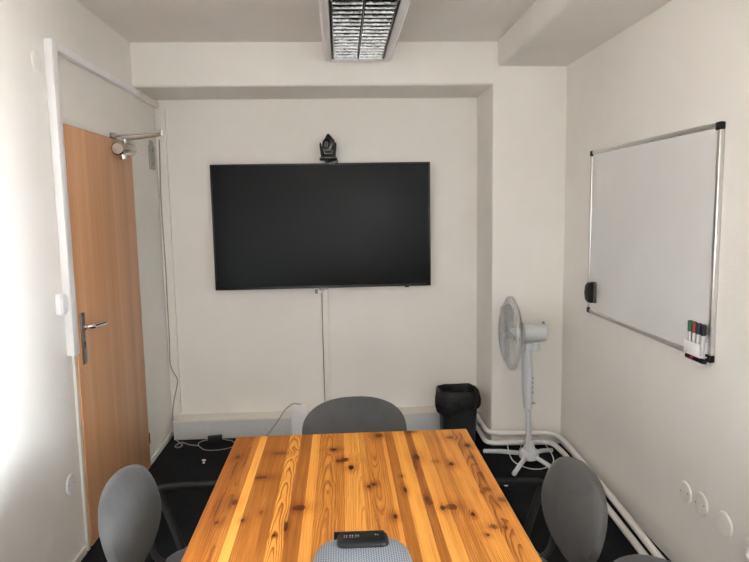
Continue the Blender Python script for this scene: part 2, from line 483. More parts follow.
# ------------------------------------------------------------------ power adapter and thin cord
ad = thing('power_adapter', 'black power adapter with thin grey cord on the carpet by the casing', 'adapter', (-.905, 4.235, 0))
bm = bm_new(); add_box(bm, (0, 0, .022), (.098, .05, .044), .007, 3, Matrix.Rotation(R(12), 4, 'Z')); finish('brick', bm, BLACK_PL, ad)
def loc(pts, o=(-.905, 4.235, 0)): return [tuple(a-b for a, b in zip(p, o)) for p in pts]
bm = bm_new(); add_tube(bm, catmull(loc([(-1.216, 4.395, 2.086), (-1.226, 4.397, 1.762), (-1.226, 4.397, 1.533), (-1.222, 4.397, 1.183), (-1.224, 4.397, .948), (-1.224, 4.397, .708), (-1.228, 4.395, .539), (-1.210, 4.39, .473), (-1.181, 4.385, .401), (-1.214, 4.39, .26), (-1.226, 4.385, .16), (-1.218, 4.36, .05), (-1.19, 4.30, .008), (-1.145, 4.225, .006), (-1.116, 4.18, .006), (-1.135, 4.140, .006), (-1.162, 4.165, .006), (-1.134, 4.222, .010), (-1.07, 4.185, .006), (-1.003, 4.16, .006)]), 8), .0042, 8)
finish('cord', bm, CORD_GREY, ad)
bm = bm_new(); add_tube(bm, catmull(loc([(-1.003, 4.16, .006), (-.948, 4.085, .006), (-.872, 4.066, .006), (-.785, 4.098, .006), (-.752, 4.16, .006), (-.785, 4.225, .006), (-.83, 4.243, .010), (-.862, 4.245, .02)]), 8), .0034, 8)
finish('cord', bm, CORD_GREY, ad)
bm = bm_new(); add_tube(bm, catmull(loc([(-1.003, 4.16, .006), (-1.012, 4.215, .006), (-.98, 4.245, .01), (-.95, 4.228, .02)]), 8), .0034, 8)
finish('cord', bm, CORD_GREY, ad)
for k, (x, y, s, lb) in enumerate(((-.912, 3.905, .013, 'larger white paper scrap on the dark carpet left of the table'), (-.905, 3.865, .008, 'tiny white crumb on the carpet just before the larger scrap'), (.917, 3.371, .012, 'small white spot on the carpet just in front of the fan foot'))):  # last one only marks a white spot of unknown origin
    bm = bm_new()
    pts = [(s*math.cos(a)*(1+.3*math.sin(3*a)), s*.7*math.sin(a)) for a in [2*PI*i/9 for i in range(9)]]
    add_prism(bm, pts, 0, .010, .003, Matrix.Translation((x, y, .0)) @ Matrix.Rotation(-PI/2, 4, 'X') @ Matrix.Translation((0, -.010, 0)))
    tag(finish('white_bit', bm, WHITE_PL), lb, 'scrap', 'white scraps on the carpet')

# ------------------------------------------------------------------ ceiling light
cx0, cy0, LY = .128, 3.225, 1.24
li = thing('ceiling_light', 'long ceiling fluorescent light with chrome louvre and white rounded frame', 'ceiling light', (cx0, cy0, ZC))
bm = bm_new()
half = [(.150, 0), (.172, -.02), (.192, -.085), (.200, -.118), (.198, -.137), (.188, -.146), (.172, -.147), (.158, -.143), (.154, -.132), (.154, -.02)]
prof = half + [(-x, z) for x, z in half[::-1]]
add_prism(bm, prof, -LY/2, LY/2)
for s in (-1, 1): add_prism(bm, [(-.190, -.146), (.190, -.146), (.199, -.13), (.199, -.118), (.172, -.02), (.15, -.001), (-.15, -.001), (-.172, -.02), (-.199, -.118), (-.199, -.13)], s*LY/2-s*.016, s*(LY/2+.012), .006)
finish('housing', bm, plain('lamp_enamel', (.74, .74, .75), .3, var=.02), li)
bm = bm_new(); add_box(bm, (0, 0, -.026), (.290, LY-.04, .006))
finish('reflector', bm, plain('mirror_sheet', (.12, .12, .117), .16, 1., var=.5, scale=14, bump=.4, bscale=22), li)
for s in (-1, 1):
    bm = bm_new(); cyl(bm, (s*.078, -LY/2+.03, -.062), (s*.078, LY/2-.03, -.062), .013, 16, .003)
    finish('tube', bm, plain('tube_glass', (.82, .82, .80), .25, var=.02), li)
bm = bm_new()
for s_ in (-1, 1): add_box(bm, (s_*.1495, 0, -.085), (.008, LY-.05, .106))
finish('gap_shade_strip', bm, BLACK_PL, li, 0)  # black strips stand in for the shade between frame and louvre
LOUV = plain('louvre_chrome', (.155, .154, .15), .15, 1., var=.35, scale=60, bump=.55, bscale=38)
bm = bm_new()
nb_ = 20
for k in range(nb_):
    y = -LY/2+.028+(LY-.056)*k/(nb_-1)
    for s in (-1, 1):
        add_prism(bm, [(-.0018, -.140), (.0018, -.140), (.006, -.118), (.015, -.084), (-.015, -.084), (-.006, -.118)], s*.006, s*.140,
                  0, Matrix.Translation((0, y, 0)) @ Matrix.Rotation(-PI/2, 4, 'Z'))
for x, w in ((0, .010), (-.143, .004), (.143, .004)):
    add_prism(bm, [(x-.0015, -.141), (x+.0015, -.141), (x+w, -.08), (x-w, -.08)], -LY/2+.02, LY/2-.02)
finish('louvre', bm, LOUV, li)

# ------------------------------------------------------------------ whiteboard and what hangs on it
BY0, BY1, BZ0, BZ1 = 2.306, 3.528, .975, 1.900
wbd = thing('whiteboard', 'wide whiteboard with silver frame hung on the right wall', 'whiteboard', (XR, (BY0+BY1)/2, (BZ0+BZ1)/2))
bw, bh = BY1-BY0, BZ1-BZ0
bm = bm_new(); add_box(bm, (-.010, 0, 0), (.012, bw-.02, bh-.02))
def boardmat():
    n = NT('board_enamel'); f = n.noise(n.obj, 1.6, 4, .6)
    return n.set(n.ramp(f, [(.3, (.70, .715, .715)), (.7, (.77, .78, .775))]), .22, 0, .45)
finish('panel', bm, boardmat(), wbd, 0)
bm = bm_new()
for s in (-1, 1):
    add_box(bm, (-.011, s*(bw/2-.011), 0), (.022, .022, bh-.05), .005, 3)
    add_box(bm, (-.011, 0, s*(bh/2-.011)), (.022, bw-.05, .022), .005, 3)
finish('frame', bm, ALU, wbd)
for sy in (-1, 1):
    for sz in (-1, 1):
        bm = bm_new(); add_box(bm, (-.0125, sy*(bw/2-.015), sz*(bh/2-.015)), (.025, .032, .032), .006, 3)
        finish('corner_cap', bm, BLACK_PL, wbd)
er = thing('board_eraser', 'black whiteboard eraser stuck on the far edge of the board', 'eraser', (XR-.017, 3.425, 1.045))
bm = bm_new(); add_box(bm, (-.009, 0, .058), (.018, .046, .118), .004); finish('felt', bm, plain('felt_grey', (.10, .10, .10), .95, var=.2), er)
bm = bm_new(); add_prism(bm, [(-.018, .0), (-.040, .002), (-.052, .02), (-.056, .058), (-.052, .096), (-.040, .114), (-.018, .116)], -.024, .024, .006, None, seg=3); finish('grip', bm, BLACK_PL, er)
hx = XR-.017
ho = thing('marker_holder', 'white plastic marker holder at the lower right whiteboard corner', 'marker holder', (hx, 2.378, .985))
bm = bm_new()
add_box(bm, (-.002, 0, .032), (.004, .122, .064), .001)
add_box(bm, (-.036, .002, .036), (.003, .110, .048), .0012)
add_box(bm, (-.019, .0555, .036), (.036, .003, .048), .001)
add_box(bm, (-.019, 0, .008), (.037, .116, .004), .001)
add_box(bm, (-.019, 0, -.020), (.037, .116, .003), .001)
add_box(bm, (-.0365, 0, -.0165), (.003, .116, .007), .001)
add_box(bm, (-.002, 0, -.008), (.004, .116, .026), .001)
for y in (-.0285, 0, .0285): add_box(bm, (-.019, y, .034), (.034, .002, .040))
finish('rack', bm, WHITE_PL, ho)
MK = [('green', (.004, .12, .045), 'green capped marker in the white holder'), ('red', (.22, .022, .014), 'red capped marker standing between green and navy ones'),
      ('navy', (.02, .028, .07), 'navy capped marker in the white holder'), ('black', (.012, .012, .016), 'black capped marker standing nearest in the white holder')]
BODY = plain('marker_body', (.62, .62, .63), .35, .3, var=.05)
for k, (nm, c, lb) in enumerate(MK):
    t = thing('marker', lb, 'marker', (hx-.019, 2.378+.042-.028*k, .9955), 0, 'markers at the whiteboard')
    t.rotation_euler = (R(-3+2*k), 0, 0)
    bm = bm_new(); cyl(bm, (0, 0, 0), (0, 0, .090), .0078, 16, .002); finish('barrel', bm, BODY, t)
    bm = bm_new(); cyl(bm, (0, 0, .082), (0, 0, .128), .0100, 16, .003); finish('cap', bm, plain('cap_'+nm, c, .35, var=.05), t)
t = thing('marker', 'dark marker lying sideways along the foot of the white holder', 'marker', (hx-.019, 2.378, .976), 0, 'markers at the whiteboard')
bm = bm_new(); cyl(bm, (0, -.064, 0), (0, .005, 0), .0095, 16, .002); finish('barrel', bm, BLACK_PL, t)
bm = bm_new(); cyl(bm, (0, .005, 0), (0, .03, 0), .010, 16, .002); finish('band', bm, plain('band_red', (.30, .02, .04), .4), t)
bm = bm_new(); cyl(bm, (0, .03, 0), (0, .066, 0), .0098, 16, .003); finish('cap', bm, BLACK_PL, t)

# ------------------------------------------------------------------ heating pipes
def pipe(pts, r, label):
    bm = bm_new(); add_tube(bm, fillet(pts, .07, 6), r, 14)
    return tag(finish('heating_pipe', bm, PIPE, None, 60), label, 'pipe', 'white heating pipes along the floor')
p1 = pipe([(XP-.035, 4.27, .112), (XP-.032, 3.936, .104), (1.385, 3.895, .103), (1.395, 3.70, .103), (1.365, 3.008, .1), (1.325, 2.439, .1), (1.25, 1.0, .1), (1.22, YF+.05, .1)], .0165, 'upper white heating pipe bending around the pier foot and right wall')
p2 = pipe([(XP-.045, 4.27, .045), (XP-.042, 3.922, .040), (1.365, 3.905, .040), (1.379, 3.70, .040), (1.352, 3.099, .04), (1.320, 2.52, .04), (1.24, 1.0, .04), (1.20, YF+.05, .04)], .0165, 'lower white heating pipe bending just above the carpet')

# ------------------------------------------------------------------ pedestal fan
fx, fy = 1.140, 3.665
fan = thing('pedestal_fan', 'white pedestal fan on a cross foot in front of the pier', 'fan', (fx, fy, 0))
bm = bm_new(); add_lathe(bm, [(0, .035), (.050, .035), (.060, .045), (.060, .078), (.052, .090), (.036, .096), (.034, .120), (.026, .128), (0, .128)], 32); finish('hub', bm, FAN_W, fan)
for ex, ey in ((.902, 3.856), (.997, 3.493), (1.34, 3.83), (1.262, 3.50)):
    d = Vector((ex-fx, ey-fy, 0)); d = d.normalized()*max(.20, min(.31, d.length))
    bm = bm_new(); add_tube(bm, [tuple(d.normalized()*.045+Vector((0, 0, .058))), tuple(d*.6+Vector((0, 0, .040))), tuple(d+Vector((0, 0, .0145)))], .014, 14)
    lg_ = finish('foot_bar', bm, FAN_W, fan)
top = Vector((1.108-fx, 3.64-fy, .80))
tilt = lambda z: Vector((top.x*z/.8, top.y*z/.8, z))
bm = bm_new(); cyl(bm, tilt(.12), tilt(.50), .0165, 20); finish('lower_pole', bm, FAN_W, fan)
bm = bm_new(); cyl(bm, tilt(.36), tilt(.385), .026, 24, .004, .024)
add_tube(bm, [tuple(tilt(z)) for z in (.375, .45, .56, .66, .73)], lambda t: .024+.010*math.sin(PI*min(1, t*1.1)), 20, ry=None)
finish('control_column', bm, FAN_W, fan)
for z in (.47, .50, .53, .56):
    bm = bm_new(); cyl(bm, tilt(z)+Vector((.022, -.022, 0)), tilt(z)+Vector((.028, -.028, 0)), .005, 10); finish('button', bm, GREY_STEEL, fan)
bm = bm_new(); cyl(bm, tilt(.40)+Vector((.02, -.012, 0)), tilt(.40)+Vector((.042, -.020, -.004)), .006, 12); finish('clamp_screw', bm, GREY_STEEL, fan)
# head
ax = Vector((-.997, .08, 0)).normalized()
HC = Vector((1.012-fx, 3.64-fy, .838))       # middle of the cage
HM = axis_to(ax, HC)
bm = bm_new(); cyl(bm, HC-ax*.215, HC-ax*.065, .052, 32, .010, .060); finish('motor_housing', bm, FAN_W, fan)
bm = bm_new(); cyl(bm, HC-ax*.14+Vector((0, 0, -.056)), HC-ax*.14+Vector((0, 0, -.115)), .024, 20); add_box(bm, tuple(HC-ax*.13+Vector((0, 0, -.085))), (.09, .035, .05), .008)
finish('tilt_joint', bm, FAN_W, fan)
bm = bm_new(); kp = HC-ax*.195+Vector((0, 0, .055)); cyl(bm, kp-Vector((0, 0, .01)), kp+Vector((0, 0, .014)), .007, 14, .002); finish('swing_knob', bm, GREY_STEEL, fan)
RC = .218
def grille(sign, depth, inner, nw):
    bm = bm_new()
    def P(r, a):
        h = sign*depth*(1-(r/RC)**2.6)+sign*.012
        return HM @ Vector((r*math.cos(a), r*math.sin(a), h))
    for k in range(nw):
        a = 2*PI*k/nw
        add_tube(bm, [P(inner+(RC-inner)*i/6, a+.25*(1-i/6)) for i in range(7)], .0011, 4)
    for r in (inner, .10, .16, RC):
        add_tube(bm, [P(r, 2*PI*k/48) for k in range(48)], (.0014 if r < RC else .0024), 6, closed=True)
    add_lathe(bm, [(inner+.002, sign*(depth+.010)), (inner*.7, sign*(depth+.016)), (0, sign*(depth+.017))], 28, HM)
    return bm
WIRE = plain('cage_wire', (.50, .51, .51), .4, var=.03)
finish('front_grille', grille(1, .052, .038, 72), WIRE, fan)
finish('rear_grille', grille(-1, .048, .060, 72), WIRE, fan)
bm = bm_new(); add_lathe(bm, [(RC+.001, -.006), (RC+.003, -.004), (RC+.003, .004), (RC+.001, .006), (RC, .004), (RC, -.004), (RC+.001, -.006)], 64, HM); finish('rim', bm, WIRE, fan)
def blade_mat():
    n = NT('blade_plastic'); f = n.noise(n.obj, 12, 2)
    return n.set(n.ramp(f, [(.3, (.50, .52, .53)), (.7, (.56, .58, .59))]), .3, 0, .5, **{'Transmission Weight': .7})
BLADE = blade_mat()
for k in range(3):
    bm = bm_new(); t = bmesh.new(); rows = []
    for i in range(9):
        r = .028+.165*i/8; w = .035+.11*math.sin(PI*min(1, (i+1.2)/9.5))*(i/8+.25)
        row = []
        for j in range(7):
            s = (j/6-.5); a = s*w/r*1.0 if r > .06 else s*w/.06
            row.append(t.verts.new((r*math.cos(a), r*math.sin(a), .012+s*.055+.012*(1-4*s*s))))
        rows.append(row)
    for i in range(8):
        for j in range(6): t.faces.new((rows[i][j], rows[i+1][j], rows[i+1][j+1], rows[i][j+1]))
    bmesh.ops.solidify(t, geom=list(t.faces), thickness=.002)
    merge(bm, t, HM @ Matrix.Rotation(2*PI*k/3+.6, 4, 'Z'))
    finish('blade', bm, BLADE, fan)
bm = bm_new(); add_lathe(bm, [(0, -.05), (.026, -.05), (.032, -.02), (.032, .02), (.022, .040), (.008, .050), (0, .051)], 28, HM); finish('spinner', bm, FAN_W, fan)
bm = bm_new(); add_tube(bm, catmull([tuple(tilt(.40)+Vector((-.02, -.02, 0))), (-.022, -.03, .36), tuple(tilt(.33)+Vector((.0, -.022, 0))), tuple(tilt(.22)+Vector((.018, -.01, 0))), (-.03, .02, .13), (-.10, .10, .125), (-.115, .05, .07), (-.095, -.01, .02), (-.02, -.09, .008), (.07, -.09, .008), (.15, -.02, .02), (.135, .06, .08), (.07, .12, .13), (.02, .16, .10), (.0, .2, .01)], 8), .0032, 8)
finish('lead', bm, CORD_WHITE, fan)

# ------------------------------------------------------------------ waste bin with its bag
bn = thing('waste_bin', 'black waste bin with a black bag folded over its rim', 'bin', (.765, 4.050, 0))
def rrect(w, d, r, n=6):
    out = []
    for cx, cy, a0 in ((w/2-r, d/2-r, 0), (-w/2+r, d/2-r, PI/2), (-w/2+r, -d/2+r, PI), (w/2-r, -d/2+r, 1.5*PI)):
        for k in range(n+1): out.append((cx+r*math.cos(a0+PI/2*k/n), cy+r*math.sin(a0+PI/2*k/n)))
    return out
def loft(bm, rings, cap0=True, cap1=False):
    V = [[bm.verts.new(p) for p in r] for r in rings]; n = len(V[0])
    for a, b in zip(V, V[1:]):
        for k in range(n): bm.faces.new((a[k], a[(k+1) % n], b[(k+1) % n], b[k]))
    if cap0: bm.faces.new(V[0][::-1])
    if cap1: bm.faces.new(V[-1])
bm = bm_new()
loft(bm, [[(x, y, z) for x, y in rrect(w, d, .03)] for w, d, z in ((.205, .165, .0), (.21, .17, .004), (.238, .20, .345), (.246, .208, .35), (.240, .202, .345), (.214, .174, .02))], True, True)
finish('bucket', bm, plain('bin_plastic', (.014, .016, .017), .5, var=.15), bn)
def bagmat():
    n = NT('bag_film'); f = n.noise(n.obj, 18, 4, .7); n.bump(f, .8, .02)
    return n.set((.008, .008, .009), .4, 0, .3)
bm = bm_new(); rings = []
for q, (w, d, z, amp) in enumerate(((.20, .16, .16, .004), (.225, .185, .30, .006), (.238, .198, .372, .006), (.252, .212, .386, .006), (.266, .226, .380, .006), (.278, .238, .345, .008), (.282, .244, .300, .011), (.272, .236, .262, .014), (.262, .225, .250, .012))):
    ring = []
    pts = rrect(w, d, .075, 10)
    for k, (x, y) in enumerate(pts):
        a = math.atan2(y, x)
        wv = math.sin(7*a+q*.6)*.5+math.sin(13*a+1.3+q*.9)*.35+math.sin(23*a+q)*.2
        L = math.hypot(x, y); g = 1+wv*amp/L
        drop = 0.
        if z < .33 and q > 4: drop = -.028*math.sin(2.2*a+.8)-.016*math.sin(5*a)
        ear = .024*math.exp(-((a+PI*.86)/.22)**2) if 4 <= q <= 7 else 0
        ring.append((x*g-ear, y*g-ear*.4, z+drop+wv*amp*.35))
    rings.append(ring)
loft(bm, rings, True, False)
finish('bag', bm, bagmat(), bn, 60)

# ------------------------------------------------------------------ table
TX0, TX1, TYN, TYF, TZ = -.404, .461, .42, 2.263, .762
tox, toy = (TX0+TX1)/2, (TYN+TYF)/2
tb = thing('table', 'knotty varnished pine meeting table in the middle of the room', 'table', (tox, toy, 0))
# strip boundaries as share of the width, with tone, pith offset x, pith depth, slope, ring width, contrast
PL = [(0, .084, .74, .03, .035, .010, .0042, .8), (.084, .105, .54, -.06, .05, .01, .005, .6), (.105, .134, .05, .07, .05, 0, .006, .4),
      (.134, .181, .68, -.05, .04, .006, .0036, .7), (.181, .232, .72, .09, .06, .012, .004, .5), (.232, .280, .12, -.003, .016, .042, .0046, 1.15),
      (.280, .328, .74, .10, .05, .004, .004, .45), (.328, .362, .14, -.05, .03, .006, .007, .5), (.362, .427, .46, .004, .030, .030, .0042, .8),
      (.427, .461, .56, -.04, .03, -.008, .005, .7), (.461, .525, .16, .028, .030, .018, .0050, .7), (.525, .5515, .42, .05, .04, .006, .005, .7),
      (.5515, .622, .50, -.008, .030, -.034, .0046, .7), (.622, .636, .20, .05, .05, 0, .006, .4), (.636, .673, .68, -.05, .05, .005, .0045, .5),
      (.673, .722, .10, .09, .08, .004, .0075, .3), (.722, .752, .74, .03, .03, .012, .0045, .6), (.752, .800, .15, -.07, .05, .008, .006, .45),
      (.800, .862, .52, .05, .045, -.012, .0052, .6), (.862, .926, .27, -.08, .05, .006, .0042, .7), (.926, .966, .58, .010, .040, .05, .0055, 1.0), (.966, 1., .34, .05, .05, 0, .005, .5)]
KN = [(-.364, 1.985, .0030, .048, .5), (-.366, 1.71, .0028, .055, .5), (-.376, 1.70, .0022, .04, .4), (.428, 1.98, .0035, .045, .5), (.424, 1.86, .003, .04, .45), (-0.367, 2.067, 0.006, 0.0122, 0.9), (-0.268, 1.896, 0.016, 0.0075, 0.75), (-0.227, 2.088, 0.02, 0.010, 0.5), (-0.042, 2.104, 0.009, 0.008, 0.95), (-0.016, 2.003, 0.017, 0.010, 0.65), (0.001, 2.012, 0.007, 0.01, 0.8), (0.017, 1.946, 0.0065, 0.012, 1), (0.069, 1.801, 0.004, 0.008, 0.85), (0.084, 1.814, 0.005, 0.007, 0.8), (0.126, 2.222, 0.011, 0.013, 0.9), (0.248, 2.246, 0.018, 0.009, 0.6), (0.239, 2.01, 0.008, 0.0171, 0.9), (0.228, 1.949, 0.005, 0.0332, 0.5), (0.175, 1.866, 0.003, 0.0051, 0.8), (0.176, 1.768, 0.004, 0.0122, 0.9), (0.383, 2.176, 0.011, 0.0112, 0.6), (0.346, 1.942, 0.006, 0.0112, 0.85), (0.297, 1.967, 0.012, 0.0082, 0.3), (0.431, 2.094, 0.008, 0.0112, 0.9), (0.418, 1.749, 0.009, 0.0104, 0.5), (0.401, 1.734, 0.006, 0.0082, 0.4), (-0.324, 1.733, 0.006, 0.0122, 0.85), (-0.353, 1.618, 0.005, 0.0061, 0.8), (-0.284, 1.625, 0.004, 0.0061, 0.85), (-0.239, 1.666, 0.004, 0.0081, 0.4), (-0.19, 1.539, 0.0035, 0.0055, 0.9), (-0.135, 1.683, 0.014, 0.012, 0.8), (-0.163, 1.582, 0.0035, 0.0191, 0.85), (0.132, 1.61, 0.005, 0.0091, 0.95), (0.232, 1.705, 0.006, 0.0132, 0.65), (0.236, 1.683, 0.009, 0.0112, 0.45), (0.269, 1.647, 0.006, 0.0102, 0.85), (0.293, 1.651, 0.014, 0.0122, 0.6), (0.345, 1.603, 0.004, 0.0081, 0.95), (0.384, 1.532, 0.009, 0.0092, 0.55), (0.359, 1.494, 0.004, 0.0051, 0.7), (0.446, 1.68, 0.008, 0.0112, 0.6), (0.413, 1.527, 0.005, 0.0073, 0.5), (-0.2, 1.2, .008, .012, .9), (.30, 1.05, .007, .01, .9), (.02, .8, .008, .01, .9)]

def pine(name, KN):
    n = NT(name)
    x, y, z = n.sep(n.obj)[:3]
    tone, pcx, pz, slope, ringw, con = [n.attr(a) for a in ('tone', 'pith_x', 'pith_z', 'slope', 'ring', 'contrast')]
    # wobble so that knots and grain are never perfect ellipses
    wob = n.noise(n.obj, 55, 2, .6, 'Color')
    wv = n.vec('MULTIPLY', n.vec('SUBTRACT', wob, (.5, .5, .5)), (.006, .010, 0.))
    P = n.vec('ADD', n.vec('MULTIPLY', n.obj, (1., 1., 0.)), wv)
    knot = None; halo = None; shift = None
    for kx, ky, rx, ry, d in KN:
        v = n.vec('SUBTRACT', P, (kx-tox, ky-toy, 0.))
        q = n.vec('MULTIPLY', v, (.82/rx, .78/ry, 0.))
        d2 = n.vec('DOT_PRODUCT', q, q)
        kd = n.mr(d2, 1.7, .55, 0., d)
        g = n.math('EXPONENT', n.math('MULTIPLY', d2, -.13))
        w = n.math('MULTIPLY', n.sep(v)[0], g)
        knot = kd if knot is None else n.math('MAXIMUM', knot, kd)
        gh = n.math('MULTIPLY', g, d)
        halo = gh if halo is None else n.math('MAXIMUM', halo, gh)
        shift = w if shift is None else n.math('ADD', shift, w)
    if knot is None: knot, halo, shift = n.math('ADD', 0., 0.), n.math('ADD', 0., 0.), n.math('ADD', 0., 0.)
    xw = n.math('SUBTRACT', x, n.math('MULTIPLY', shift, .75))
    slow = n.noise(n.comb(n.math('MULTIPLY', tone, 37.), n.math('MULTIPLY', y, 3.2), n.math('MULTIPLY', pcx, 90.)), 1., 2)
    slow = n.math('SUBTRACT', slow, .5)
    fray = n.math('SUBTRACT', n.noise(n.comb(n.math('MULTIPLY', x, 60.), n.math('MULTIPLY', y, 16.), tone), 1., 3), .5)
    zz = n.math('ADD', n.math('ADD', pz, n.math('MULTIPLY', slope, n.math('SUBTRACT', y, .33))), n.math('MULTIPLY', slow, .022))
    xx = n.math('ADD', n.math('SUBTRACT', xw, pcx), n.math('MULTIPLY', slow, .018))
    r = n.math('SQRT', n.math('ADD', n.math('MULTIPLY', xx, xx), n.math('MULTIPLY', zz, zz)))
    r = n.math('ADD', r, n.math('MULTIPLY', fray, .0036))
    saw = n.math('FRACT', n.math('DIVIDE', r, ringw))
    late = n.math('MULTIPLY', n.mr(saw, .45, .95, 0., 1.), n.mr(saw, 1., .94, 0., 1.))
    fine = n.noise(n.comb(n.math('MULTIPLY', x, 420.), n.math('MULTIPLY', y, 7.), 0.), 1., 3, .6)
    broad = n.noise(n.comb(n.math('MULTIPLY', x, 75.), n.math('MULTIPLY', y, 1.7), n.math('MULTIPLY', tone, 11.)), 1., 2)
    v = n.math('MULTIPLY', tone, .62)
    v = n.math('ADD', v, n.math('MULTIPLY', n.math('MULTIPLY', late, n.math('MULTIPLY', con, con)), .36))
    v = n.math('ADD', v, n.math('MULTIPLY', n.math('SUBTRACT', fine, .5), .46))
    v = n.math('ADD', v, n.math('MULTIPLY', n.math('SUBTRACT', broad, .5), .42))
    v = n.math('ADD', v, n.math('MULTIPLY', halo, .34))
    col = n.ramp(v, [(0., (.74, .345, .070)), (.22, (.58, .232, .041)), (.48, (.335, .112, .0185)), (.8, (.185, .052, .010)), (1., (.11, .028, .008))])
    col = n.mix(knot, col, (.062, .0105, .0045))
    n.bump(n.math('ADD', v, n.math('MULTIPLY', knot, .4)), .04, .002)
    return n.set(col, .38, 0, .16)
bm = bm_new()
w = TX1-TX0; hw = w/2; y0, y1 = TYN-toy, TYF-toy
xs = [p[0]*w-hw for p in PL]+[hw]
ch = .0035
prof = [(-hw, TZ-.03), (-hw, TZ-ch), (-hw+ch, TZ)]+[(q, TZ) for q in xs[1:-1]]+[(hw-ch, TZ), (hw, TZ-ch), (hw, TZ-.03)]
rows = []
for yy, ins in ((y0, 1), (y0+ch, 0), (y1-ch, 0), (y1, 1)):
    rows.append([bm.verts.new((px, yy, min(pz_, TZ-ch) if ins else pz_)) for px, pz_ in prof])
plank_of = []
for a, b in zip(rows, rows[1:]):
    for k in range(len(prof)-1):
        f = bm.faces.new((a[k], a[k+1], b[k+1], b[k])); plank_of.append(min(max(k-2, 0), len(PL)-1))
    f = bm.faces.new((a[-1], a[0], b[0], b[-1])); plank_of.append(0)
bm.faces.new(rows[0][::-1]); plank_of.append(3); bm.faces.new(rows[-1]); plank_of.append(3)
GROUPS = [(0, 3), (3, 6), (6, 9), (9, 12), (12, 15), (15, 18), (18, 20), (20, 22)]
PINES = []
for a_, b_ in GROUPS:
    lo_, hi_ = TX0+PL[a_][0]*w, TX0+PL[b_-1][1]*w
    PINES.append(pine('knotty_pine', [k for k in KN if lo_-.014 < k[0] < hi_+.014]))
top_o = finish('tabletop', bm, PINES, tb, 20)
for fi, pi_ in enumerate(plank_of):
    top_o.data.polygons[fi].material_index = [g for g, (a_, b_) in enumerate(GROUPS) if a_ <= pi_ < b_][0]
for ai, nm in enumerate(('tone', 'pith_x', 'pith_z', 'slope', 'ring', 'contrast')):
    at = top_o.data.attributes.new(nm, 'FLOAT', 'FACE')
    for fi, pi_ in enumerate(plank_of):
        p = PL[pi_]; v = p[2+ai]
        if nm == 'pith_x': v = (p[0]+p[1])/2*w-hw+p[3]
        at.data[fi].value = v
LEGW = plain('pine_leg', (.52, .24, .065), .4, var=.12, scale=12)
for sx in (-1, 1):
    for sy in (-1, 1):
        bm = bm_new(); add_box(bm, (sx*(hw-.05), sy*((y1-y0)/2-.04), (TZ-.03)/2), (.06, .06, TZ-.03), .004); finish('leg', bm, LEGW, tb)
bm = bm_new()
for sx in (-1, 1): add_box(bm, (sx*(hw-.05), 0, TZ-.057), (.024, y1-y0-.14, .052), .002)
for sy in (-1, 1): add_box(bm, (0, sy*((y1-y0)/2-.04), TZ-.057), (w-.16, .024, .052), .002)
finish('apron', bm, LEGW, tb)

# ------------------------------------------------------------------ speakerphone
sp = thing('speakerphone', 'grey perforated conference speakerphone with black control pod on the table', 'speakerphone', (.033, 1.335, TZ))
def sup(a, b, n_, k): 
    th = 2*PI*k/64; c, s = math.cos(th), math.sin(th)
    return (a*math.copysign(abs(c)**(2/n_), c), b*math.copysign(abs(s)**(2/n_), s))
def sloft(bm, specs, n_=3.2, cap0=True, cap1=True):
    loft(bm, [[(*sup(a, b, n_, k), z) for k in range(64)] for a, b, z in specs], cap0, cap1)
bm = bm_new(); sloft(bm, [(.108, .108, 0), (.116, .116, .006), (.118, .118, .020), (.115, .115, .024)]); finish('base', bm, BLACK_PL, sp)
bm = bm_new(); sloft(bm, [(.1155, .1155, .020), (.1155, .1155, .026), (.112, .112, .034), (.103, .103, .043), (.088, .088, .050), (.066, .066, .055), (.04, .04, .0575), (.015, .015, .0585)], 3.0, False, True)
def meshmat():
    n = NT('speaker_mesh')
    x, y, z = n.sep(n.obj)[:3]
    fxn = n.math('SUBTRACT', n.math('FRACT', n.math('MULTIPLY', x, 175.)), .5)
    rowi = n.math('FLOOR', n.math('MULTIPLY', x, 175.))
    fyn = n.math('SUBTRACT', n.math('FRACT', n.math('ADD', n.math('MULTIPLY', y, 140.), n.math('MULTIPLY', n.math('FRACT', n.math('MULTIPLY', rowi, .5)), 1.))), .5)
    d = n.math('SQRT', n.math('ADD', n.math('MULTIPLY', fxn, fxn), n.math('MULTIPLY', fyn, fyn)))
    hole = n.mr(d, .36, .26, 0., 1.)
    col = n.mix(hole, (.27, .30, .345), (.06, .068, .08))
    return n.set(col, .4, 0.2, .4)
finish('mesh_dome', bm, meshmat(), sp, 60)
bm = bm_new(); add_box(bm, (.0, .098, .046), (.124, .034, .010), .003, 2, Matrix.Translation((-.006, 0, 0)) @ Matrix.Rotation(R(-1), 4, 'Z')); finish('rear_plate', bm, BLACK_PL, sp)
bm = bm_new()
def pod(a, b, z, cy): return [(.003+sup(a, b, 4, k)[0], cy+sup(a, b, 4, k)[1], z+(-.10*(sup(a, b, 4, k)[1]))) for k in range(64)]
loft(bm, [pod(.056, .030, .040, .054), pod(.060, .034, .050, .056), pod(.061, .035, .059, .057), pod(.058, .032, .065, .058), pod(.050, .026, .067, .059)], True, True)
po = finish('control_pod', bm, plain('pod_plastic', (.006, .006, .007), .4, spec=.25, var=.1), sp, 50)
ICON = plain('icon_grey', (.42, .42, .44), .5, var=.02)
for k, (x, s) in enumerate(((-.038, 1), (-.024, 1), (-.010, 1), (.036, 1))):
    bm = bm_new()
    for a in range(4 if k < 3 else 2):
        cyl(bm, (x+.0038*math.cos(PI/2*a+.7), .059+.0055*math.sin(PI/2*a+.7), .0655), (x+.0038*math.cos(PI/2*a+.7), .059+.0055*math.sin(PI/2*a+.7), .0680), .0010, 8)
    finish('button_icon', bm, ICON, po)

